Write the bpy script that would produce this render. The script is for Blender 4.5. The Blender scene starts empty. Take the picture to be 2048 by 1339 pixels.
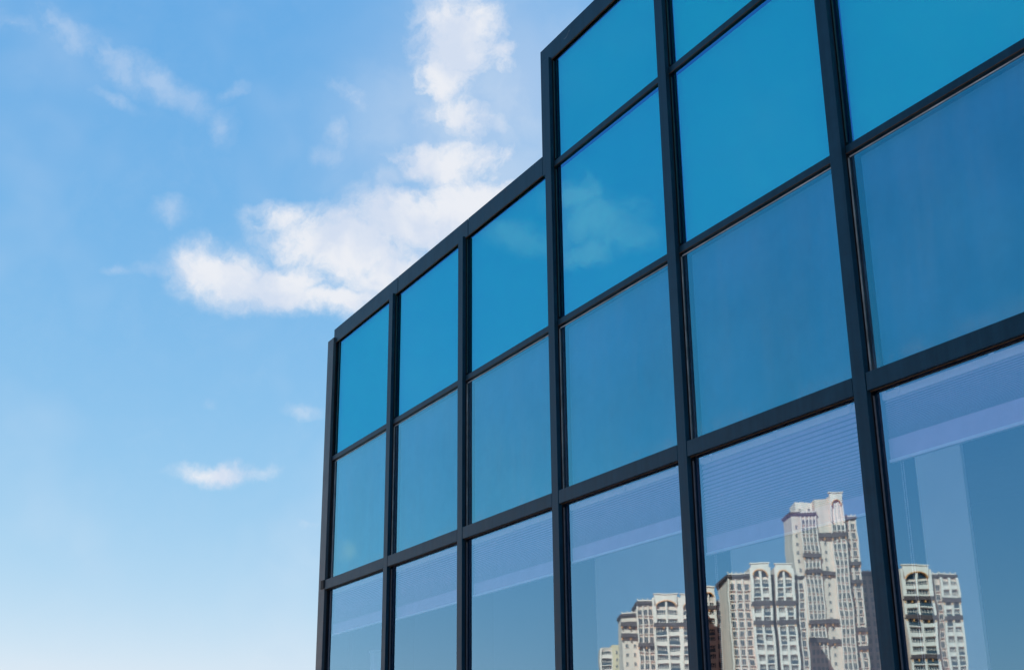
import bpy, bmesh, math, random
from mathutils import Vector, Matrix

R = math.radians
random.seed(7)
scene = bpy.context.scene
col = scene.collection

# ---------------------------------------------------------------- camera
EYE = 1.6                                   # camera height above the paving
YAW = 0.4927906540948451                    # facade direction against the camera heading
PITCH = 0.3320049613013837
ROLL = -0.010490140903232395
cam_d = bpy.data.cameras.new('camera')
cam = bpy.data.objects.new('camera', cam_d)
col.objects.link(cam)
cam_d.sensor_fit = 'HORIZONTAL'
cam_d.sensor_width = 36.0
cam_d.lens = 2575.14 / 2048 * 36.0
cam_d.clip_start = 0.05
cam_d.clip_end = 12000
r0 = Vector((1, 0, 0))
u0 = Vector((0, -math.sin(PITCH), math.cos(PITCH)))
f0 = Vector((0, math.cos(PITCH), math.sin(PITCH)))
cr, sr = math.cos(ROLL), math.sin(ROLL)
rr = r0 * cr + u0 * sr
uu = u0 * cr - r0 * sr
m = Matrix.Identity(4)
for i in range(3):
    m[i][0], m[i][1], m[i][2] = rr[i], uu[i], -f0[i]
m[2][3] = EYE
cam.matrix_world = m
scene.camera = cam

# ---------------------------------------------------------------- exposure, sky, sun
SUN_AZ, SUN_EL = 95.0, 40.0                 # degrees clockwise from the camera heading (+Y)
SKY_STRENGTH = 0.10
SKY_CURVE = ((0.186, 1.0), (0.369, 0.473), (0.687, 0.15))
vs = scene.view_settings
vs.view_transform = 'Standard'
vs.look = 'None'
vs.gamma = 1.0
vs.use_curve_mapping = False
EXPOSURE = 2.0
vs.exposure = EXPOSURE
scene.cycles.max_bounces = 10
scene.cycles.transparent_max_bounces = 24
scene.cycles.glossy_bounces = 5
scene.cycles.caustics_reflective = False
scene.cycles.caustics_refractive = False

sun_d = bpy.data.lights.new('sun', 'SUN')
sun_d.energy = 5.0
sun_d.angle = R(0.53)
sun_d.color = (1.0, 0.89, 0.74)
sun = bpy.data.objects.new('sun', sun_d)
col.objects.link(sun)
sdir = Vector((math.sin(R(SUN_AZ)) * math.cos(R(SUN_EL)), math.cos(R(SUN_AZ)) * math.cos(R(SUN_EL)), math.sin(R(SUN_EL))))
sun.rotation_euler = (-sdir).to_track_quat('-Z', 'Y').to_euler()
sun.location = (60, 0, 60)

world = bpy.data.worlds.new('World')
scene.world = world
world.use_nodes = True
wt = world.node_tree
wt.nodes.clear()


def node(t, kind, **kw):
    n = t.nodes.new(kind)
    for k, v in kw.items():
        setattr(n, k, v)
    return n


def put(t, sock, val):
    if isinstance(val, bpy.types.NodeSocket):
        t.links.new(val, sock)
    else:
        sock.default_value = val


def mathn(t, op, a, b=None, c=None, clamp=False):
    n = node(t, 'ShaderNodeMath', operation=op, use_clamp=clamp)
    put(t, n.inputs[0], a)
    if b is not None:
        put(t, n.inputs[1], b)
    if c is not None:
        put(t, n.inputs[2], c)
    return n.outputs[0]


def maprange(t, v, a, b, c, d, mode='SMOOTHSTEP'):
    n = node(t, 'ShaderNodeMapRange', interpolation_type=mode)
    put(t, n.inputs['Value'], v)
    for k, x in zip(('From Min', 'From Max', 'To Min', 'To Max'), (a, b, c, d)):
        put(t, n.inputs[k], x)
    return n.outputs['Result']


def mixc(t, fac, a, b, mode='MIX'):
    n = node(t, 'ShaderNodeMix', data_type='RGBA', blend_type=mode)
    put(t, n.inputs[0], fac)
    put(t, n.inputs[6], a)
    put(t, n.inputs[7], b)
    return n.outputs[2]


def noise(t, vec, scale, detail=4, rough=0.5, color=False, dist=0.0):
    n = node(t, 'ShaderNodeTexNoise')
    put(t, n.inputs['Vector'], vec)
    n.inputs['Scale'].default_value = scale
    n.inputs['Detail'].default_value = detail
    n.inputs['Roughness'].default_value = rough
    n.inputs['Distortion'].default_value = dist
    return n.outputs['Color' if color else 'Fac']


# cloud puffs: azimuth, elevation, half width, half height, tilt (degrees), density
CLOUDS = [
    # the long bank beside the parapet
    (-4.16, 23.8, 3.9, 2.05, 0, 1), (-7.95, 22.7, 3.7, 1.95, -8, 1), (-10.93, 21.25, 3.3, 1.2, 8, 1), (-13.3, 21.45, 2.6, 1.45, 0, 1),
    (-1.98, 24.5, 2.6, 2.1, 20, 1), (-8.81, 20.6, 3.5, 0.8, 4, 0.95), (-10.85, 24.05, 1.8, 0.8, 0, 0.72), (-0.27, 24.9, 2.4, 1.8, 0, 0.95),
    (-6.0, 21.6, 3.0, 1.3, 10, 0.95),
    # the tall puff above it
    (-2.45, 32.0, 2.5, 2.1, 0, 1), (-3.35, 30.3, 1.7, 1.7, 0, 0.92), (-0.6, 31.2, 1.6, 1.3, 0, 0.75), (-4.2, 28.7, 1.3, 0.9, 30, 0.62),
    (-2.6, 28.7, 2.0, 1.2, -15, 0.70), (-0.8, 28.2, 1.1, 0.55, -20, 0.55), (-3.1, 26.75, 2.8, 1.1, 4, 0.92), (-1.1, 27.0, 1.7, 0.9, 15, 0.75),
    (-5.6, 25.75, 1.5, 0.6, 20, 0.58), (-7.1, 25.3, 1.2, 0.5, 20, 0.52),
    # wisps
    (-8.0, 29.5, 1.5, 0.6, -25, 0.56), (-7.4, 29.1, 0.8, 0.5, -30, 0.5), (-8.6, 27.66, 0.9, 1.0, 0, 0.5), (-9.08, 26.76, 1.1, 0.56, -10, 0.5),
    (-21.65, 30.46, 2.0, 1.1, -30, 0.52), (-19.27, 29.7, 2.6, 0.9, -28, 0.58), (-16.88, 29.07, 2.4, 0.8, -30, 0.58), (-15.17, 28.32, 1.1, 0.8, -40, 0.55),
    (-13.9, 27.27, 0.7, 1.0, 10, 0.55), (-13.54, 28.79, 0.93, 0.4, 45, 0.48), (-19.11, 28.27, 1.5, 0.4, -20, 0.42), (-23.65, 30.32, 1.34, 0.8, -20, 0.4),
    (-16.26, 23.62, 0.85, 0.62, 0, 0.52), (-12.88, 12.73, 2.2, 0.52, 0, 0.80), (-12.2, 12.95, 1.0, 0.5, 0, 0.64), (-9.72, 15.47, 1.38, 0.36, 0, 0.5),
    (-18.12, 20.92, 0.93, 0.4, 0, 0.5), (-16.14, 21.06, 1.78, 0.36, 0, 0.55), (-8.89, 10.67, 0.78, 0.36, 0, 0.48), (-14.04, 15.37, 0.45, 0.28, 0, 0.40),
    (-10.73, 5.07, 0.76, 0.22, 0, 0.4),
    # behind the photographer: the ones the glass mirrors
    (-59.7, 24.9, 1.6, 0.9, 0, 1), (-60.6, 23.9, 2.0, 1.25, 0, 1), (-61.7, 23.2, 1.5, 0.8, 20, 1), (-60.2, 22.6, 1.8, 0.7, 0, 1),
    (-57.2, 23.3, 2.0, 0.8, 12, 0.9), (-58.6, 23.4, 1.3, 0.65, 0, 0.85), (-48.87, 9.53, 0.71, 0.58, 0, 0.72), (-60.42, 10.29, 0.62, 0.33, 0, 0.6),
    # the rest of the sky
    (48, 26, 6, 2.2, 5, 1), (120, 20, 8, 2, 0, 1), (-150, 28, 7, 2.4, -6, 1), (175, 18, 6, 1.6, 0, 0.9), (75, 45, 5, 2.5, 20, 0.8), (-110, 47, 5, 2, -20, 0.7)]


def build_sky(t):
    co = node(t, 'ShaderNodeTexCoord').outputs['Generated']
    sky = node(t, 'ShaderNodeTexSky')
    sky.sky_type = 'NISHITA'
    sky.sun_disc = False
    sky.sun_elevation = R(SUN_EL)
    sky.sun_rotation = R(SUN_AZ)
    sky.altitude = 0
    sky.air_density = 0.7
    sky.dust_density = 0.3
    sky.ozone_density = 1.0
    # the photograph's colour grading of the sky: one response curve per channel, the same in every direction
    sep = node(t, 'ShaderNodeSeparateColor')
    put(t, sep.inputs[0], sky.outputs[0])
    comb = node(t, 'ShaderNodeCombineColor')
    for i, (gain, p) in enumerate(SKY_CURVE):
        put(t, comb.inputs[i], mathn(t, 'MULTIPLY', mathn(t, 'POWER', sep.outputs[i], p), gain * 2 ** -EXPOSURE / SKY_STRENGTH))
    skyc = comb.outputs[0]
    # billowy edges: the puffs are looked up through a displaced direction
    dc = noise(t, co, 16, 5, 0.6, color=True)
    sub = node(t, 'ShaderNodeVectorMath', operation='SUBTRACT')
    put(t, sub.inputs[0], dc)
    sub.inputs[1].default_value = (0.5, 0.5, 0.5)
    mad = node(t, 'ShaderNodeVectorMath', operation='MULTIPLY_ADD')
    put(t, mad.inputs[0], sub.outputs[0])
    mad.inputs[1].default_value = (0.045, 0.045, 0.045)
    put(t, mad.inputs[2], co)
    wob = mad.outputs[0]
    masks = [None, None]
    for az, el, a, b, tilt, w in CLOUDS:
        a_, e_ = R(az), R(el)
        fwd = Vector((math.sin(a_) * math.cos(e_), math.cos(a_) * math.cos(e_), math.sin(e_)))
        rt = Vector((math.cos(a_), -math.sin(a_), 0))
        up = rt.cross(fwd)
        c, s = math.cos(R(tilt)), math.sin(R(tilt))
        x = rt * c + up * s
        z = up * c - rt * s
        rot = Matrix((x, fwd, z)).transposed().to_euler()
        mp = node(t, 'ShaderNodeMapping', vector_type='TEXTURE')
        put(t, mp.inputs['Vector'], wob)
        mp.inputs['Location'].default_value = fwd
        mp.inputs['Rotation'].default_value = rot
        mp.inputs['Scale'].default_value = (R(a) * 1.35, 0.4, R(b) * 1.35)
        g = node(t, 'ShaderNodeTexGradient', gradient_type='SPHERICAL')
        put(t, g.inputs[0], mp.outputs[0])
        v = mathn(t, 'MULTIPLY', g.outputs['Fac'], w)
        i = 0 if w > 0.62 else 1
        masks[i] = v if masks[i] is None else mathn(t, 'SMOOTH_MAX', masks[i], v, 0.10)
    n1 = mathn(t, 'SUBTRACT', noise(t, wob, 26, 7, 0.62), 0.5)
    n4 = mathn(t, 'SUBTRACT', noise(t, wob, 85, 5, 0.6), 0.5)
    n1 = mathn(t, 'MULTIPLY_ADD', n4, 0.4, n1)
    n2 = noise(t, co, 9, 3, 0.5)
    d0 = mathn(t, 'MULTIPLY_ADD', n1, mathn(t, 'MULTIPLY', mathn(t, 'MINIMUM', masks[0], 0.5), 2.6), masks[0])
    d1 = mathn(t, 'MULTIPLY_ADD', n1, mathn(t, 'MULTIPLY', masks[1], 2.6), masks[1])
    dense = maprange(t, d0, 0.0, 0.78, 0.0, 0.97)
    wisp = maprange(t, d1, 0.0, 0.66, 0.0, 0.33)
    thin = maprange(t, n2, 0.40, 0.75, 0.0, 0.16)
    # a thin milky veil round the tall puff
    vm = node(t, 'ShaderNodeMapping', vector_type='TEXTURE')
    put(t, vm.inputs['Vector'], wob)
    vm.inputs['Location'].default_value = (math.sin(R(1)) * math.cos(R(27)), math.cos(R(1)) * math.cos(R(27)), math.sin(R(27)))
    vm.inputs['Scale'].default_value = (R(13), R(13), R(11))
    vg = node(t, 'ShaderNodeTexGradient', gradient_type='SPHERICAL')
    put(t, vg.inputs[0], vm.outputs[0])
    veil = mathn(t, 'MULTIPLY', maprange(t, vg.outputs['Fac'], 0.0, 0.8, 0.0, 0.42), maprange(t, n2, 0.3, 0.7, 0.7, 1.1))
    dens = mathn(t, 'MAXIMUM', mathn(t, 'MAXIMUM', dense, mathn(t, 'ADD', wisp, mathn(t, 'MULTIPLY', veil, 0.7))), mathn(t, 'MAXIMUM', veil, thin))
    # cloud brightness: thick parts carry soft grey-blue modelling
    n3 = noise(t, wob, 17, 4, 0.5)
    shade = maprange(t, n3, 0.38, 0.6, 0.0, 1.0)
    k = 2 ** -EXPOSURE / SKY_STRENGTH
    core = mixc(t, shade, (0.66 * k, 0.74 * k, 0.88 * k, 1), (0.85 * k, 0.87 * k, 0.92 * k, 1))
    out = mixc(t, dens, skyc, core)
    bg = node(t, 'ShaderNodeBackground')
    put(t, bg.inputs['Color'], out)
    bg.inputs['Strength'].default_value = SKY_STRENGTH
    wo = node(t, 'ShaderNodeOutputWorld')
    t.links.new(bg.outputs[0], wo.inputs[0])


build_sky(wt)
world.cycles.sampling_method = 'MANUAL'
world.cycles.sample_map_resolution = 512

# ---------------------------------------------------------------- materials


def new_mat(name):
    mt = bpy.data.materials.new(name)
    mt.use_nodes = True
    t = mt.node_tree
    t.nodes.clear()
    out = node(t, 'ShaderNodeOutputMaterial')
    return mt, t, out


def paint(name, colr, rough=0.6, spec=0.5, var=0.12, scale=6.0, streak=0.0, bump=0.0, stint=None):
    """plain surface with cloudy colour variation, optional rain streaks and fine relief"""
    mt, t, out = new_mat(name)
    co = node(t, 'ShaderNodeTexCoord').outputs['Object']
    bs = node(t, 'ShaderNodeBsdfPrincipled')
    n = noise(t, co, scale, 5, 0.6)
    k = maprange(t, n, 0.3, 0.7, 1 - var, 1 + var, 'LINEAR')
    if streak:
        mp = node(t, 'ShaderNodeMapping')
        put(t, mp.inputs['Vector'], co)
        mp.inputs['Scale'].default_value = (scale * 3, scale * 3, scale * 0.12)
        sn = noise(t, mp.outputs[0], 1.0, 4, 0.6)
        k = mathn(t, 'MULTIPLY', k, maprange(t, sn, 0.35, 0.7, 1.0, 1 - streak))
    sc = node(t, 'ShaderNodeVectorMath', operation='SCALE')
    sc.inputs[0].default_value = colr
    put(t, sc.inputs['Scale'], k)
    put(t, bs.inputs['Base Color'], sc.outputs[0])
    put(t, bs.inputs['Roughness'], maprange(t, n, 0.3, 0.7, max(0.02, rough - 0.06), min(1, rough + 0.06), 'LINEAR'))
    bs.inputs['Specular IOR Level'].default_value = spec
    if stint:
        bs.inputs['Specular Tint'].default_value = (*stint, 1)
    if bump:
        b = node(t, 'ShaderNodeBump')
        b.inputs['Strength'].default_value = 0.4
        b.inputs['Distance'].default_value = bump
        put(t, b.inputs['Height'], noise(t, co, scale * 14, 4, 0.6))
        put(t, bs.inputs['Normal'], b.outputs[0])
    t.links.new(bs.outputs[0], out.inputs[0])
    return mt


def glass(name, trans, refl, graze, f_min, f_max, dust=0.0, wave=1.0, dirt_z=None):
    """coated glazing: coloured see-through, mirror reflection that grows towards grazing angles, slight roller waves"""
    mt, t, out = new_mat(name)
    geo = node(t, 'ShaderNodeNewGeometry')
    co = node(t, 'ShaderNodeTexCoord').outputs['Object']
    mp = node(t, 'ShaderNodeMapping')
    put(t, mp.inputs['Vector'], co)
    mp.inputs['Scale'].default_value = (1.5, 1.5, 2.6)
    w = noise(t, mp.outputs[0], 1.3, 2, 0.5)
    b = node(t, 'ShaderNodeBump')
    b.inputs['Strength'].default_value = 1.0
    b.inputs['Distance'].default_value = 0.00022 * wave
    put(t, b.inputs['Height'], w)
    gl = node(t, 'ShaderNodeBsdfGlossy')
    gl.inputs['Roughness'].default_value = 0.012
    put(t, gl.inputs['Normal'], b.outputs[0])
    tr = node(t, 'ShaderNodeBsdfTransparent')
    tint = mixc(t, geo.outputs['Backfacing'], (*trans, 1), (1, 1, 1, 1))
    put(t, tr.inputs['Color'], tint)
    lw = node(t, 'ShaderNodeLayerWeight')
    lw.inputs['Blend'].default_value = 0.5
    k = mathn(t, 'POWER', lw.outputs['Facing'], 3.0)
    put(t, gl.inputs['Color'], mixc(t, k, (*refl, 1), (*graze, 1)))
    fac = maprange(t, k, 0.0, 1.0, f_min, f_max, 'LINEAR')
    oi_ = node(t, 'ShaderNodeObjectInfo')
    fac = mathn(t, 'MULTIPLY', fac, maprange(t, oi_.outputs['Random'], 0.0, 1.0, 0.95, 1.05, 'LINEAR'))
    fac = mathn(t, 'MINIMUM', fac, 0.97)
    fac = mathn(t, 'MULTIPLY', fac, mathn(t, 'SUBTRACT', 1.0, geo.outputs['Backfacing']))
    mx = node(t, 'ShaderNodeMixShader')
    put(t, mx.inputs[0], fac)
    t.links.new(tr.outputs[0], mx.inputs[1])
    t.links.new(gl.outputs[0], mx.inputs[2])
    last = mx
    if dust:
        df = node(t, 'ShaderNodeBsdfDiffuse')
        df.inputs['Color'].default_value = (0.55, 0.57, 0.6, 1)
        mp2 = node(t, 'ShaderNodeMapping')
        put(t, mp2.inputs['Vector'], co)
        mp2.inputs['Scale'].default_value = (5, 5, 0.7)
        dn = noise(t, mp2.outputs[0], 1.6, 6, 0.65)
        dn2 = noise(t, co, 1.4, 4, 0.6)
        dm = mathn(t, 'MULTIPLY', maprange(t, dn, 0.3, 0.75, 0.25, 1.0), maprange(t, dn2, 0.3, 0.7, 0.4, 1.0))
        if dirt_z:                                   # rain-washed dirt gathered above the ledge
            sx = node(t, 'ShaderNodeSeparateXYZ')
            put(t, sx.inputs[0], co)
            edge = maprange(t, sx.outputs['Z'], dirt_z[0], dirt_z[1], 1.0, 0.0)
            dm = mathn(t, 'MULTIPLY_ADD', mathn(t, 'MULTIPLY', edge, maprange(t, noise(t, co, 5.0, 6, 0.7), 0.4, 0.68, 0.0, 1.0)), 2.2, dm)
        dm = mathn(t, 'MULTIPLY', dm, mathn(t, 'SUBTRACT', 1.0, geo.outputs['Backfacing']))
        m2 = node(t, 'ShaderNodeMixShader')
        put(t, m2.inputs[0], mathn(t, 'MULTIPLY', dm, dust))
        t.links.new(mx.outputs[0], m2.inputs[1])
        t.links.new(df.outputs[0], m2.inputs[2])
        last = m2
    t.links.new(last.outputs[0], out.inputs[0])
    return mt


M = {}
M['frame'] = paint('navy_powder_coat', (0.006, 0.025, 0.044), 0.42, 0.28, 0.30, 7.0, streak=0.30, bump=0.0006, stint=(0.2, 0.62, 1.0))
M['frame_grey'] = paint('weathered_grey_aluminium', (0.025, 0.042, 0.060), 0.42, 0.4, 0.15, 7.0, streak=0.2)  # grey raised to carry the sky's grazing reflection on the corner mullion
M['rubber'] = paint('black_rubber', (0.006, 0.006, 0.009), 0.7, 0.25, 0.2, 20)
M['rust_seal'] = paint('brown_sealant', (0.055, 0.032, 0.022), 0.8, 0.2, 0.4, 30)
M['spacer'] = paint('bright_sealant', (0.21, 0.23, 0.25), 0.5, 0.4, 0.4, 9)
M['edge_white'] = paint('white_edge_seal', (0.25, 0.27, 0.31), 0.5, 0.4, 0.5, 5)
M['spacer_dull'] = paint('dull_spacer_bar', (0.10, 0.10, 0.12), 0.5, 0.5, 0.2, 30)
M['glass_top'] = glass('cyan_parapet_glass', (0.003, 0.98, 0.82), (0.15, 0.48, 1.0), (0.13, 0.54, 1.0), 0.43, 0.68, dust=0.0, wave=0.7)
M['glass_mid'] = glass('blue_spandrel_glass', (0.27, 0.585, 0.80), (0.08, 0.70, 0.97), (0.92, 1.0, 1.0), 0.28, 1.25, dust=0.055, wave=0.7, dirt_z=(3.46, 3.60))
M['glass_low'] = glass('vision_glass', (0.84, 0.86, 1.0), (0.25, 0.61, 0.94), (0.72, 0.93, 1.0), 0.42, 1.0, dust=0.004, wave=1.1)
M['glass_roof'] = glass('clear_roof_glass', (0.85, 0.88, 0.90), (0.9, 0.95, 1.0), (1, 1, 1), 0.06, 0.95)
M['bead_teal'] = paint('dark_teal_sealant', (0.01, 0.05, 0.06), 0.5, 0.4, 0.2, 30)
M['board_top'] = paint('white_backing_board', (0.80, 0.82, 0.84), 0.8, 0.2, 0.03, 2.0)
M['board_mid'] = paint('grey_backing_board', (0.55, 0.50, 0.58), 0.85, 0.2, 0.28, 1.1, streak=0.10)
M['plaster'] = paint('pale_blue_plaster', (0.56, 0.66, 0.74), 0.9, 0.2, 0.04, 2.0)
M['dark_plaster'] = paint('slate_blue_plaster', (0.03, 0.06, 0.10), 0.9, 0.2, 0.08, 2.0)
M['ceiling'] = paint('ceiling_board', (0.30, 0.31, 0.33), 0.9, 0.2, 0.05, 2.0)
M['floor'] = paint('terrazzo', (0.42, 0.41, 0.40), 0.4, 0.5, 0.1, 5.0)
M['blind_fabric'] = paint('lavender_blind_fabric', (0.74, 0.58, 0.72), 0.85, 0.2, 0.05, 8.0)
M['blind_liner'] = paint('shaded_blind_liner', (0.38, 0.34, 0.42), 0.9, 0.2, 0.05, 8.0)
M['blind_rail'] = paint('white_blind_rail', (0.95, 0.95, 0.95), 0.45, 0.5, 0.04, 8.0)
M['bead'] = paint('white_bead_chain', (0.8, 0.8, 0.8), 0.4, 0.5, 0.03, 20)
M['render'] = paint('peach_cream_render', (0.80, 0.415, 0.28), 0.85, 0.2, 0.10, 0.12, streak=0.25)
M['render_grey'] = paint('sandy_render', (0.55, 0.30, 0.21), 0.85, 0.2, 0.12, 0.12, streak=0.25)
M['white_trim'] = paint('pale_stucco_trim', (0.88, 0.475, 0.335), 0.8, 0.2, 0.06, 0.3, streak=0.15)
M['brown_trim'] = paint('brown_cornice', (0.10, 0.040, 0.030), 0.75, 0.25, 0.2, 0.6)
M['ochre_trim'] = paint('ochre_arch_trim', (0.70, 0.20, 0.05), 0.8, 0.25, 0.1, 0.6)
M['yellow_render'] = paint('yellowish_render', (0.72, 0.37, 0.20), 0.85, 0.2, 0.08, 0.12, streak=0.15)
M['window_glass'] = paint('dark_window_glass', (0.016, 0.020, 0.026), 0.12, 0.5, 0.5, 0.9)
M['balcony_rail'] = paint('dark_balcony_railing', (0.045, 0.040, 0.042), 0.6, 0.3, 0.3, 1.5)
M['paving'] = paint('grey_paving', (0.21, 0.205, 0.20), 0.85, 0.25, 0.15, 0.3)
M['roofing'] = paint('grey_roofing', (0.20, 0.20, 0.21), 0.9, 0.2, 0.15, 1.0)

# ---------------------------------------------------------------- mesh helpers


class MB:
    def __init__(self):
        self.v, self.f, self.mi = [], [], []

    def box(self, x0, x1, y0, y1, z0, z1, mi=0):
        b = len(self.v)
        x0, x1 = min(x0, x1), max(x0, x1)
        y0, y1 = min(y0, y1), max(y0, y1)
        z0, z1 = min(z0, z1), max(z0, z1)
        self.v += [(x0, y0, z0), (x1, y0, z0), (x1, y1, z0), (x0, y1, z0), (x0, y0, z1), (x1, y0, z1), (x1, y1, z1), (x0, y1, z1)]
        for q in ((0, 3, 2, 1), (4, 5, 6, 7), (0, 1, 5, 4), (1, 2, 6, 5), (2, 3, 7, 6), (3, 0, 4, 7)):
            self.f.append(tuple(b + i for i in q))
            self.mi.append(mi)
        return self

    def prism(self, pts, y0, y1, mi=0):
        """polygon pts (x, z) extruded between y0 and y1"""
        b = len(self.v)
        n = len(pts)
        self.v += [(x, y0, z) for x, z in pts] + [(x, y1, z) for x, z in pts]
        self.f.append(tuple(b + i for i in range(n)))
        self.mi.append(mi)
        self.f.append(tuple(b + n + i for i in reversed(range(n))))
        self.mi.append(mi)
        for i in range(n):
            j = (i + 1) % n
            self.f.append((b + i, b + n + i, b + n + j, b + j))
            self.mi.append(mi)
        return self

    def quadstrip(self, inner, outer, y0, y1, mi=0):
        """band between two matching outlines in x-z, with thickness y0..y1"""
        for i in range(len(inner) - 1):
            self.prism([inner[i], inner[i + 1], outer[i + 1], outer[i]], y0, y1, mi)
        return self

    def mesh(self, name, mats):
        me = bpy.data.meshes.new(name)
        me.from_pydata(self.v, [], self.f)
        for mt in (mats if isinstance(mats, (list, tuple)) else [mats]):
            me.materials.append(mt)
        me.polygons.foreach_set('material_index', self.mi)
        bm = bmesh.new()
        bm.from_mesh(me)
        bmesh.ops.recalc_face_normals(bm, faces=bm.faces)
        bm.to_mesh(me)
        bm.free()
        return me

    def build(self, name, mats, parent=None, bevel=0.0):
        o = bpy.data.objects.new(name, self.mesh(name, mats))
        col.objects.link(o)
        o.parent = parent
        if bevel:
            bv = o.modifiers.new('bevel', 'BEVEL')
            bv.width = bevel
            bv.segments = 2
            bv.limit_method = 'ANGLE'
        return o


def inst(name, me, parent, loc=(0, 0, 0)):
    o = bpy.data.objects.new(name, me)
    col.objects.link(o)
    o.parent = parent
    o.location = loc
    return o


def thing(name, label, cat, loc=(0, 0, 0), rz=0.0, group=None):
    o = bpy.data.objects.new(name, None)
    col.objects.link(o)
    o.location = loc
    o.rotation_euler = (0, 0, rz)
    o.empty_display_size = 0.2
    o['label'] = label
    o['category'] = cat
    if group:
        o['group'] = group
    return o


# ---------------------------------------------------------------- ground
g = MB()
N = 48
g.v = [(0, 0, 0)]
for rad in (30, 120, 500, 2000, 6000):
    for i in range(N):
        g.v.append((rad * math.cos(2 * math.pi * i / N), rad * math.sin(2 * math.pi * i / N), 0))
for i in range(N):
    g.f.append((0, 1 + i, 1 + (i + 1) % N))
    for k in range(4):
        a, b = 1 + k * N, 1 + (k + 1) * N
        g.f.append((a + i, b + i, b + (i + 1) % N, a + (i + 1) % N))
g.mi = [0] * len(g.f)
go = g.build('ground', M['paving'])
go['kind'] = 'structure'

# ---------------------------------------------------------------- the glass building
# local frame: x runs along the facade towards the near end, y into the building, z up; U is the bay width
U = 1.5
CS, CD = 8.055296302295579, 2.9118852851576933
sdirv = Vector((math.sin(YAW), -math.cos(YAW), 0))
ddirv = Vector((math.cos(YAW), math.sin(YAW), 0))
ORIGIN = -sdirv * (CS * U) + ddirv * (CD * U)
ROTZ = -(math.pi / 2 - YAW)
bld = thing('glass_building', 'dark framed glass curtain wall building with a stepped parapet of cyan panes', 'building', (ORIGIN.x, ORIGIN.y, 0), ROTZ)


def S(s):
    return s * U


def Z(z):
    return z * U + EYE


DG = 0.0297 * U                  # glass plane behind the mullion face
NB = 8                           # bays
MW = 0.06                        # mullion width in bays
Z_GROUND = -EYE / U
Z_LOWTOP, Z_HIGHTOP = 2.886, 3.497
Z_T1 = (1.1805, 1.2416)          # broad transom
Z_T2 = (2.0400, 2.0695)          # thin transoms, made taller to stand in for their dark reflection
Z_T3 = (2.8800, 2.9096)
Z_SILL = (-0.30, -0.24)
CAPY = 0.0157 * U

# mullions
for k in range(0, NB + 1):
    top = Z_HIGHTOP if k >= 3 else Z_LOWTOP
    x0, x1 = S(k), S(k + MW)
    if k == 0:
        x0, x1, top = S(-0.100), S(0.012), 2.915
    o = MB().box(x0, x1, 0.0, 0.029, 0.0, Z(top)).build('mullion', M['frame_grey'] if k == 0 else M['frame'], bld, 0.0025)
    if k == 0:
        o['label'] = 'weathered grey corner mullion at the far end'
        MB().box(x0 + 0.004, x0 + 0.03, 0.031, 0.24, 0.0, Z(top) - 0.004).build('return_flange', M['spacer'], o, 0.001)
    MB().box(x0 + 0.012, x1 - 0.008, 0.0295, DG + 0.012, 0.0, Z(top) - 0.003).build('gasket', M['rubber'], o)
    MB().box(x0 + 0.006, x1 - 0.004, DG + 0.0125, 0.275, 0.0, Z(top) - 0.003).build('inner_frame', M['frame'], o)

# broad transom at ceiling level, one length per bay, thin shadow joint at the mullions
for k in range(NB):
    x0, x1 = S(k + MW) + 0.005, S(k + 1) - 0.004
    if k == 0:
        x0 = S(0.014)
    o = MB().box(x0, x1, 0.0015, DG - 0.003, Z(Z_T1[0]), Z(Z_T1[1])).build('transom', M['frame'], bld, 0.0018)
    MB().box(x0, x1, 0.020, 0.030, Z(Z_T1[0]) - 0.005, Z(Z_T1[0]) - 0.0005).build('weather_strip', M['rust_seal'], o)
    MB().box(x0, x1, DG - 0.001, 0.25, Z(Z_T1[0]) + 0.01, Z(Z_T1[1]) - 0.01).build('inner_frame', M['rubber'], o)
    o = MB().box(x0, x1, 0.0015, 0.2, Z(Z_SILL[0]), Z(Z_SILL[1])).build('transom', M['frame'], bld, 0.0018)
MB().box(S(-0.045), S(0.012), -0.010, -0.0005, Z(1.187), Z(1.243)).build('end_bracket', M['rubber'], bld, 0.002)


def thin_transom(k, zz):
    x0, x1 = S(k + MW) + 0.001, S(k + 1) - 0.001
    if k == 0:
        x0 = S(0.016)
    y0 = DG - 0.010 * U
    h = Z(zz[1]) - Z(zz[0])
    o = MB().box(x0, x1, y0, DG + 0.1, Z(zz[0]), Z(zz[1])).build('thin_transom', M['frame'], bld, 0.001)
    MB().box(x0, x1, y0 - 0.0015, y0 + 0.004, Z(zz[0]) - 0.0035, Z(zz[0]) - 0.0003).build('weather_strip', M['rust_seal'], o)


for k in range(NB):
    thin_transom(k, Z_T2)
    if k >= 3:
        thin_transom(k, Z_T3)

# parapet caps, butted end to end with open joints
LOW = (2.879, 2.983)
HIGH = (3.488, 3.588)


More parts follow.
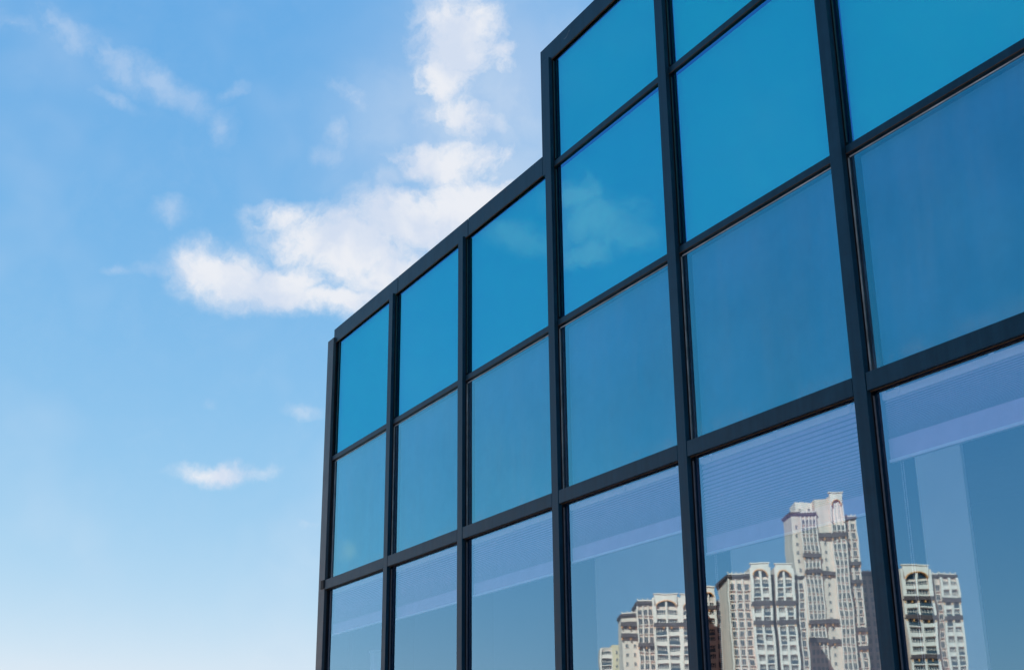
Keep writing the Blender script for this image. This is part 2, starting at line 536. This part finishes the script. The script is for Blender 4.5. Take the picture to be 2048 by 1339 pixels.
def cap(x0, x1, zz, lip=0.0):
    b = MB()
    b.box(x0, x1, CAPY, CAPY + 0.012, Z(zz[0]), Z(zz[1]) - 0.0)
    b.box(x0, x1, CAPY + 0.0125, 0.25, Z(zz[1]) - 0.012, Z(zz[1]) - 0.0005)
    o = b.build('parapet_cap', M['frame'], bld, 0.0015)
    MB().box(x0 - 0.006, x1 + 0.006, CAPY + 0.014, DG - 0.002, Z(zz[0]) + 0.004, Z(zz[0]) + 0.06).build('backing_strip', M['rubber'], o)
    MB().box(x0, x1, CAPY + 0.001, CAPY + 0.011, Z(zz[0]) - 0.004, Z(zz[0]) - 0.0003).build('weather_strip', M['rust_seal'], o)
    MB().box(x0 - 0.006, x1 + 0.006, DG + 0.0125, 0.2, Z(zz[0]) + 0.003, Z(zz[1]) - 0.014).build('inner_frame', M['rubber'], o)
    MB().box(x0 - 0.006, x1 + 0.006, CAPY + 0.014, CAPY + 0.02, Z(zz[0]) + 0.062, Z(zz[1]) - 0.014).build('joint_plate', M['frame_grey'], o)


for a, b in ((-0.022, 1.098), (1.104, 2.092), (2.098, 2.946)):
    cap(S(a), S(b), LOW)
for a, b in ((2.9485, 4.098), (4.104, 5.098), (5.104, 6.098), (6.104, 7.098), (7.104, 8.07)):
    cap(S(a), S(b), HIGH)
MB().box(S(2.9485), S(2.999), CAPY, 0.25, Z(2.872), Z(3.4872)).build('corner_trim', M['frame'], bld, 0.0015)


sc_ = MB()
for (sa, za), (sb, zb) in zip([(3.190, 3.535), (3.206, 3.528), (3.222, 3.533), (3.238, 3.549)], [(3.205, 3.5285), (3.221, 3.5325), (3.237, 3.548), (3.252, 3.552)]):
    sc_.prism([(S(sa), Z(za)), (S(sb), Z(zb)), (S(sb), Z(zb) + 0.0022), (S(sa), Z(za) + 0.0022)], CAPY - 0.0006, CAPY + 0.0004)
sc_.build('scratch_mark', M['spacer'], bld)


# panes: row name, height range, glass, backing
def pane(k, z0, z1, kind):
    x0, x1 = S(k + MW) - 0.004, S(k + 1) + 0.004
    if k == 0:
        x0 = S(0.012)
    X0, X1, zz0, zz1 = x0 + 0.0, x1, Z(z0), Z(z1)
    b = MB().box(X0, X1, DG, DG + 0.010, zz0, zz1)
    # no two panes hang in quite the same plane
    ta, tb = random.uniform(-0.0006, 0.0006), random.uniform(-0.0006, 0.0006)
    b.v = [(x, y + ta * (x - X0) + tb * (z - zz0), z) for x, y, z in b.v]
    o = b.build('glass_pane', M['glass_' + kind], bld)
    # spacer bar round the edge of the sealed unit
    a, c = X0 + 0.018, X1 - 0.018
    e, f = zz0 + 0.012, zz1 - (0.021 if kind == 'mid' else 0.007)
    y0, y1 = DG + 0.013, DG + 0.021
    w = 0.007
    sp = MB()
    sp.box(a, a + w, y0, y1, e, f).box(c - w, c, y0, y1, e, f).box(a + w, c - w, y0, y1, e, e + w).box(a + w, c - w, y0, y1, f - 0.005, f)
    sp.build('spacer', M[{'top': 'bead_teal', 'mid': 'spacer', 'low': 'spacer_dull'}[kind]], o)
    MB().box(S(k + MW) + 0.0015, S(k + MW) + 0.0062, DG - 0.006, DG - 0.0004, zz0 + 0.03, zz1 - 0.03).build('sealant_bead', M[{'top': 'bead_teal', 'mid': 'spacer', 'low': 'spacer_dull'}[kind]], o)
    if kind == 'top':
        MB().box(X0 + 0.028, X1 - 0.028, DG + 0.03, DG + 0.045, zz0 + 0.004, zz1 - 0.022).build('backing_board', M['board_top'], o)
    if kind == 'top':
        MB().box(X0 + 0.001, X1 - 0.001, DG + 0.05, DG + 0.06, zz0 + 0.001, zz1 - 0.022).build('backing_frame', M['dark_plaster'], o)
    if kind == 'mid':
        MB().box(S(k + MW) + 0.012, X1 - 0.006, DG - 0.0035, DG - 0.0012, f - 0.0085, f - 0.002).build('edge_seal', M['edge_white'], o)
        MB().box(X0 + 0.042, X1 - 0.042, DG + 0.05, DG + 0.075, zz0 + 0.02, zz1 - 0.025).build('backing_board', M['board_mid'], o)
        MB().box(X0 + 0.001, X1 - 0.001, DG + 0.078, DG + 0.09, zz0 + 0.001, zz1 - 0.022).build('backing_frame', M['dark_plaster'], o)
    return o


for k in range(NB):
    zt = LOW[0] + 0.012 if k < 3 else Z_T3[0] + 0.004
    pane(k, Z_T2[1] - 0.004, zt, 'top')
    if k >= 3:
        pane(k, Z_T3[1] - 0.004, HIGH[0] + 0.012, 'top')
    pane(k, Z_T1[1] - 0.02, Z_T2[0] + 0.004, 'mid')
    pane(k, Z_SILL[1] - 0.02, Z_T1[0] + 0.005, 'low')
    pane(k, Z_GROUND + 0.02, Z_SILL[0] + 0.01, 'mid')

# body of the building behind the facade
XL, XR, YB = S(-0.055), S(NB + 0.05), 9.0
ROOF = Z(2.25)
MB().box(XL, XR, 0.30, YB, 0.004, 0.05).build('floor_slab', M['floor'], bld)
MB().box(XL, XR, 1.75, YB, ROOF, ROOF + 0.25).build('roof', M['roofing'], bld)
MB().box(XL, XR, 0.30, 1.1, ROOF, ROOF + 0.25).build('roof', M['roofing'], bld)
MB().box(XL, XR, 1.1, 1.75, ROOF + 0.2, ROOF + 0.21).build('roof_light', M['glass_roof'], bld)  # unseen opening, added to let sun in and brighten the interior
MB().box(XL + 0.13, XR - 0.13, 0.285, 0.298, Z(Z_T1[1]) + 0.02, ROOF - 0.004).build('spandrel_lining', M['plaster'], bld)  # unseen panel, added to catch the sun and bounce it onto the partition
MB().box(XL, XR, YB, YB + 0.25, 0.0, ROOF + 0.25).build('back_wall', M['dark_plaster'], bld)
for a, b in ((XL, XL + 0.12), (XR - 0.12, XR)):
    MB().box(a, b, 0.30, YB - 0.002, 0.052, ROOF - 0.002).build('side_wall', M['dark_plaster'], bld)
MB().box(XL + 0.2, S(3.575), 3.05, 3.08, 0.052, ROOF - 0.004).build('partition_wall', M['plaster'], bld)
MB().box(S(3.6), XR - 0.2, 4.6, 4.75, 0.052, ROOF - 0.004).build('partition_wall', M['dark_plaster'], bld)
po = MB().box(S(0.14), S(0.205), 0.42, 0.52, 0.052, Z(0.775)).build('inner_post', M['plaster'], bld, 0.004)
MB().box(S(0.132), S(0.213), 0.41, 0.53, Z(0.776), Z(0.792)).build('post_cap', M['plaster'], po, 0.002)

# ---------------------------------------------------------------- pleated blinds, one per bay, each let down to its own height
BY = 0.065 * U
BLIND = [
    (0.959, 0.886, 'pleated blind raised behind the narrow lower pane at the far grey corner'),
    (0.949, 0.875, 'pleated blind in the second lower pane from the far grey corner'),
    (0.952, 0.883, 'pleated blind in the lower pane just before the parapet steps up'),
    (0.981, 0.911, 'pleated blind in the lower pane that mirrors the shorter cream block with brown cornices'),
    (0.869, 0.798, 'longest pleated blind, reaching down over the reflected tall tower'),
    (1.022, 0.944, 'shortest pleated blind, in the nearest lower pane with a bead chain below it')]
for k, (zs, zr, lab) in enumerate(BLIND):
    x0, x1 = S(k + 0.073), S(k + 0.985)
    if k == 0:
        x0 = S(0.03)
    bl = thing('pleated_blind', lab, 'blind', group='pleated blinds behind the lower panes')
    bl.location = bld.matrix_basis @ Vector((x0, BY, Z(zr))) if False else (ORIGIN + sdirv * x0 + ddirv * BY + Vector((0, 0, Z(zr))))
    bl.rotation_euler = (0, 0, ROTZ)
    L = x1 - x0
    H = Z(1.176) - Z(zr)                         # top of the head rail above the bottom of the hem rail
    hs = Z(zs) - Z(zr)                           # bottom of the pleats
    MB().box(0, L, -0.012, 0.030, H - 0.040, H).build('headrail', M['blind_rail'], bl, 0.003)
    for bx in (0.012, 0.10, L * 0.5, L - 0.10):
        br = MB()
        br.box(bx - 0.014, bx + 0.014, -0.016, -0.0125, H - 0.026, H + 0.004)
        br.box(bx - 0.006, bx + 0.006, -0.022, -0.0165, H - 0.036, H - 0.010)
        br.build('bracket', M['blind_rail'], bl)
    MB().box(0, L, 0.030 + 0.0005, 0.034, H - 0.016, H + 0.03).build('fixing_strip', M['frame'], bl)
    # pleats: closer together towards the hem
    top, n = H - 0.044, 24
    span = top - hs
    q = 0.955
    unit = span * (1 - q) / (1 - q ** n)
    z = top
    for i in range(n):
        h = unit * q ** i
        p = MB()
        p.prism([(0, z), (L, z), (L, z - h * 0.84), (0, z - h * 0.84)], 0.0, 0.0016)
        # lean each pleat so that its lower edge comes forward
        p.v = [(x, y - (0.011 if zz < z - h * 0.5 else 0.0) * (h / unit) ** 0.3, zz) for x, y, zz in p.v]
        p.build('pleat', M['blind_fabric'], bl)
        z -= h
    MB().box(0.002, L - 0.002, 0.0025, 0.0035, hs, top).build('liner', M['blind_liner'], bl)  # dark sheet standing in for the shade between the pleats
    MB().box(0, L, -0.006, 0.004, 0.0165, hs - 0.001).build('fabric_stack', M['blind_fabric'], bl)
    MB().box(-0.003, L + 0.003, -0.012, 0.012, 0.0, 0.016).build('hem_rail', M['blind_rail'], bl, 0.002)
    if k in (4, 5):
        for dx in (0.048, 0.062):
            ch = MB()
            zz = -0.004
            while zz > -1.15:
                ch.box(dx - 0.0016, dx + 0.0016, 0.010, 0.0132, zz - 0.007, zz)
                zz -= 0.0105
            ch.build('bead_chain', M['bead'], bl)

# ---------------------------------------------------------------- apartment towers across the way, seen only as mirror images in the glass
NV = Vector((math.cos(YAW), math.sin(YAW), 0))                # facade normal direction (into the building)
P0 = ORIGIN + ddirv * DG


def mirror_p(p):
    return p - NV * (2 * (p - P0).dot(NV))


def mirror_v(v):
    return v - NV * (2 * v.dot(NV))


ST = 2.95


def win_mesh(w, h, ledge=True):
    b = MB()
    b.box(-w / 2, w / 2, -0.06, 0.0, 0, h, 1)
    b.box(-w / 2 - 0.12, -w / 2, -0.20, 0.0, -0.1, h + 0.12, 0)
    b.box(w / 2, w / 2 + 0.12, -0.20, 0.0, -0.1, h + 0.12, 0)
    b.box(-w / 2 + 0.001, w / 2 - 0.001, -0.20, 0.0, h, h + 0.12, 0)
    b.box(-0.04, 0.04, -0.12, -0.061, 0.001, h - 0.001, 0)
    if ledge:
        b.box(-w / 2 - 0.25, w / 2 + 0.25, -0.55, -0.001, -0.30, -0.101, 0)
    return b.mesh('window', [M['white_trim'], M['window_glass']])


def bay_mesh(w, dark):
    """loggia bay: dark glazing, white slab, railing"""
    b = MB()
    b.box(-w / 2, w / 2, -0.06, 0.0, 0.15, ST - 0.35, 1)
    b.box(-w / 2 - 0.05, w / 2 + 0.05, -0.75, 0.0, -0.22, 0.10, 0)
    b.box(-w / 2 + 0.02, w / 2 - 0.02, -0.72, -0.66, 0.101, 1.05, 2)
    b.box(-w / 2, w / 2, -0.30, 0.0, ST - 0.55, ST - 0.24, 0)
    for x in (-w / 3, -w / 9, w / 9, w / 3):
        b.box(x - 0.06, x + 0.06, -0.14, -0.061, 0.151, ST - 0.56, 0)
    b.box(-w / 2 + 0.01, w / 2 - 0.01, -0.12, -0.062, 1.45, 1.56, 0)
    return b.mesh('loggia', [M['white_trim'], M['window_glass'], M['balcony_rail'] if dark else M['white_trim']])


WIN = win_mesh(1.15, 1.7)
WIN_S = win_mesh(0.7, 1.2, False)
WIN_W = win_mesh(1.9, 1.7)
BAYS = {}


def arch_pts(xc, zc, r, rz, n=12):
    return [(xc - r * math.cos(math.pi * i / n), zc + rz * math.sin(math.pi * i / n)) for i in range(n + 1)]


def tower(label, x, F, zlow, wings, wall='render', yaw=0.0):
    """x, F: where its mirror image stands (right of and ahead of the camera); wings run left to right in the mirror image"""
    o = Vector((x, F, 0))
    uv = Vector((math.cos(yaw), math.sin(yaw), 0))
    ro = mirror_p(o)
    ru = mirror_v(uv)
    xa = -ru                                               # local x, turned so the frame stays right-handed
    t = thing('apartment_tower', label, 'tower block', ro, math.atan2(xa.y, xa.x), 'cream apartment towers mirrored in the glass')

    def bx(b, u0, u1, v0, v1, z0, z1, mi=0):
        return b.box(-u0, -u1, v0, v1, z0, z1, mi)
    nst0 = max(0, int(zlow / ST) - 2)
    for wg in wings:
        u0, u1, v, d, zt = wg['u'][0], wg['u'][1], wg.get('v', 0.0), wg.get('d', 16.0), wg['z']
        wm = M[wg.get('m', wall)]
        w = bx(MB(), u0, u1, v, v + d, 0, zt).build('wing', wm, t)
        if wg.get('cornice', True):
            c = MB()
            bx(c, u0 - 0.5, u1 + 0.5, v - 0.7, v + d + 0.5, zt + 0.002, zt + 0.85)
            bx(c, u0 - 0.2, u1 + 0.2, v - 0.35, v + d + 0.2, zt - 0.55, zt)
            c.build('cornice', M[wg.get('cm', 'brown_trim')], w)
            ra = MB()
            bx(ra, u0, u1, v - 0.2, v, zt + 0.86, zt + 1.3)
            n = max(2, int((u1 - u0) / 1.4))
            for i in range(n + 1):
                uu_ = u0 + (u1 - u0) * i / n
                bx(ra, uu_ - 0.15, uu_ + 0.15, v - 0.3, v + 0.1, zt + 1.301, zt + 1.75)
            ra.build('balustrade', M['white_trim'], w)
        for zb in wg.get('bands', []):
            bm_ = MB()
            bx(bm_, u0 - 0.4, u1 + 0.4, v - 1.15, v - 0.001, zb, zb + 0.5, 0)
            bx(bm_, u0 - 0.35, u1 + 0.35, v - 1.12, v - 1.02, zb + 0.501, zb + 1.35, 0)
            n = max(2, int((u1 - u0) / 2.2))
            for i in range(n + 1):
                uu_ = u0 + (u1 - u0) * i / n
                bx(bm_, uu_ - 0.18, uu_ + 0.18, v - 1.0, v - 0.002, zb - 0.8, zb - 0.002, 1)
            bm_.build('balcony', [M['brown_trim'], M['ochre_trim']], w)
        cols = wg.get('cols', 0)
        style = wg.get('style', 'win')
        ztop = zt - wg.get('head', 1.2)
        nst = int((ztop - 0.5) / ST)
        off = ztop - nst * ST
        low = MB()
        if cols:
            cw = (u1 - u0) / cols
            if style in ('win', 'wide', 'small'):
                me = {'win': WIN, 'wide': WIN_W, 'small': WIN_S}[style]
                for c in range(cols):
                    uc = u0 + cw * (c + 0.5)
                    for s in range(nst):
                        z = off + s * ST + 0.55
                        if s >= nst0:
                            inst('window', me, w, (-uc, v, z))
                        else:
                            bx(low, uc - 0.6, uc + 0.6, v - 0.06, v - 0.002, z, z + 1.6)
                if style != 'small':
                    p = MB()
                    for c in range(cols + 1):
                        uc = u0 + cw * c
                        bx(p, uc - 0.22, uc + 0.22, v - 0.5, v - 0.001, 0, zt - 0.56)
                    p.build('pilaster', M['white_trim'], w)
            elif style == 'bay':
                key = (round(cw - 0.7, 1), wg.get('dark', 0))
                if key not in BAYS:
                    BAYS[key] = (bay_mesh(key[0], True), bay_mesh(key[0], False))
                for c in range(cols):
                    uc = u0 + cw * (c + 0.5)
                    for s in range(nst):
                        z = off + s * ST
                        if s >= nst0:
                            inst('loggia', BAYS[key][0 if (s * 7 + c * 3) % 5 in wg.get('darks', (0, 1)) else 1], w, (-uc, v, z))
                        else:
                            bx(low, uc - cw * 0.4, uc + cw * 0.4, v - 0.06, v - 0.002, z + 0.9, z + 2.4)
                p = MB()
                for c in range(cols + 1):
                    uc = u0 + cw * c
                    bx(p, uc - 0.35, uc + 0.35, v - 0.95, v - 0.001, 0, zt - 0.3)
                p.build('pilaster', M['white_trim'], w)
        if low.v:
            lo = low.build('lower_windows', M['window_glass'], w)
            lo['kind'] = 'stuff'
        if 'arch' in wg:
            # white crown with an arched head over the top loggias
            for (a0, a1, zc, rz, filled) in wg['arch']:
                cx, rad = (a0 + a1) / 2, (a1 - a0) / 2
                inner = arch_pts(-cx, zc, rad, rz)
                outer = arch_pts(-cx, zc, rad + 0.3, rz + 0.28)
                ztop_c = zt + 0.85
                cr_ = MB()
                n = len(outer)
                tops = [(-cx + (rad + 0.75) * (2 * i / (n - 1) - 1), ztop_c) for i in range(n)]
                cr_.quadstrip(outer, tops, v - 1.0, v - 0.1)
                for sx in (-1, 1):
                    cr_.box(-cx + sx * (rad + 0.75), -cx + sx * (rad + 0.31), v - 1.0, v - 0.1, zc - 6.0, zc - 0.002)
                cr_.box(-cx - rad - 1.0, -cx + rad + 1.0, v - 1.25, v + 0.3, ztop_c + 0.002, ztop_c + 0.35)
                cr_.build('arched_crown', M['white_trim'], w)
                tr_ = MB().quadstrip(inner, outer, v - 1.2, v - 0.1)
                tr_.build('arch_trim', M['ochre_trim'], w)
                fl = MB().prism(inner, v - 0.12, v - 0.05)
                fl.build('arch_window' if not filled else 'arch_panel', M['window_glass'] if not filled else M['white_trim'], w)
                if not filled:
                    mu = MB()
                    mu.box(-cx - 0.22, -cx + 0.22, v - 0.6, v - 0.13, zc - 5.5, zc + rz)
                    mu.build('arch_mullion', M['white_trim'], w)
    return t


tower('small yellowish block with grey loggias, lowest and leftmost of the mirrored towers', 36.4, 560, 38, [
    dict(u=(0, 4.6), z=54.0, cols=1, style='bay', cornice=False, m='render_grey'),
    dict(u=(4.6, 8.6), v=-1.0, z=54.9, cols=1, style='small', cornice=False, m='yellow_render')], 'yellow_render')

tower('cream block with stepped brown cornices and two arched bays, beside the small yellowish block', 34.6, 440, 30, [
    dict(u=(1.6, 7.0), v=3.0, z=53.4, cols=2, style='small', head=2.2, bands=[46.2, 49.9], m='render'),
    dict(u=(7.0, 12.3), v=1.5, z=57.0, cols=3, style='win', bands=[43.0]),
    dict(u=(12.3, 20.7), v=-1.0, z=58.8, cols=2, style='bay', head=3.6, cornice=False, bands=[49.2], arch=[(13.4, 19.6, 55.9, 1.6, False)]),
    dict(u=(21.4, 29.0), v=-1.0, z=58.6, cols=2, style='bay', head=3.6, cornice=False, bands=[49.2], arch=[(22.2, 28.2, 55.7, 1.6, False)])])

tower('slim grey tower with one arched bay, half hidden by the mullion before the tall tower', 64.3, 450, 30, [
    dict(u=(-3, 0.4), v=2.0, z=59, cols=1, style='win', m='render_grey'),
    dict(u=(0.6, 4.2), z=62.5, cols=1, style='bay', head=3.4, cornice=False, bands=[56.2], arch=[(0.95, 3.85, 60.2, 1.4, False)], m='render_grey'),
    dict(u=(4.3, 6.9), v=1.4, z=58, cols=1, style='win', m='render_grey')], 'render_grey')

tower('mid-height tower with two white arched crowns, left of the tallest mirrored tower', 68.4, 415, 28, [
    dict(u=(0, 7.1), v=1.5, d=22, z=61.8, cols=3, style='win'),
    dict(u=(7.2, 12.8), v=-0.5, z=64.8, cols=2, style='bay', head=3.3, cornice=False, bands=[52.8, 46.9], arch=[(7.95, 12.05, 61.9, 1.7, False)], darks=(0, 1, 3)),
    dict(u=(12.85, 14.75), v=3.0, z=63.0, cornice=False, m='balcony_rail'),  # recess painted dark for the shade between the arched bays
    dict(u=(14.8, 20.2), v=-0.5, z=64.6, cols=2, style='bay', head=3.3, cornice=False, bands=[52.8, 46.9], arch=[(15.55, 19.45, 61.7, 1.7, False)], darks=(0, 1, 3)),
    dict(u=(20.3, 24.2), v=2.0, z=61.6, cols=2, style='win')])

tower('tallest cream tower, with a white crown block and blind arch at its top', 95.6, 450, 28, [
    dict(u=(2.4, 5.4), v=2.0, d=14, z=89.2, cols=1, style='small', head=3),
    dict(u=(5.4, 10.9), v=0.8, d=14, z=88.6, cols=4, style='win', bands=[73.8, 68.0, 50.6, 44.8]),
    dict(u=(4.6, 10.6), v=4.0, d=9, z=93.8, cols=2, style='small', head=1.0, cornice=False, m='white_trim'),
    dict(u=(10.9, 16.0), v=1.6, d=16, z=94.6, cols=1, style='small', head=14, cornice=False, bands=[80.8, 67.6, 50.8, 44.6]),
    dict(u=(16.0, 20.5), v=0.6, d=16, z=95.6, cols=3, style='win', head=10.4, cornice=False, m='white_trim', bands=[80.6],
         arch=[(16.6, 19.9, 91.6, 2.2, True)]),
    dict(u=(20.6, 25.2), v=3.0, d=14, z=87.2, cols=2, style='win', bands=[71.0, 64.6, 48.2, 42.4])])

tower('plain beige tower behind the right flank of the tallest mirrored tower', 126.2, 470, 30, [
    dict(u=(-1.0, 6.5), z=70.2, cols=3, style='win', m='render_grey')], 'render_grey')

tower('cream tower with a broad ochre arch over open loggias, mirrored in the nearest lower pane', 123.4, 420, 28, [
    dict(u=(-2.6, 1.0), v=2.0, z=62.4, cols=2, style='win', m='render'),
    dict(u=(1.0, 2.4), v=4.5, z=64.0, cornice=False, m='render_grey'),
    dict(u=(2.5, 11.3), v=-0.5, z=64.6, cols=2, style='bay', head=3.6, cornice=False, bands=[54.2, 48.4, 36.0], arch=[(3.6, 10.2, 61.3, 2.2, False)], darks=(0, 2)),
    dict(u=(11.4, 15.0), v=2.0, z=62.0, cols=2, style='win', head=2.0),
    dict(u=(15.0, 20.2), v=1.0, z=62.0, cols=2, style='bay', bands=[54.0, 48.2], arch=[], darks=(0, 2))])
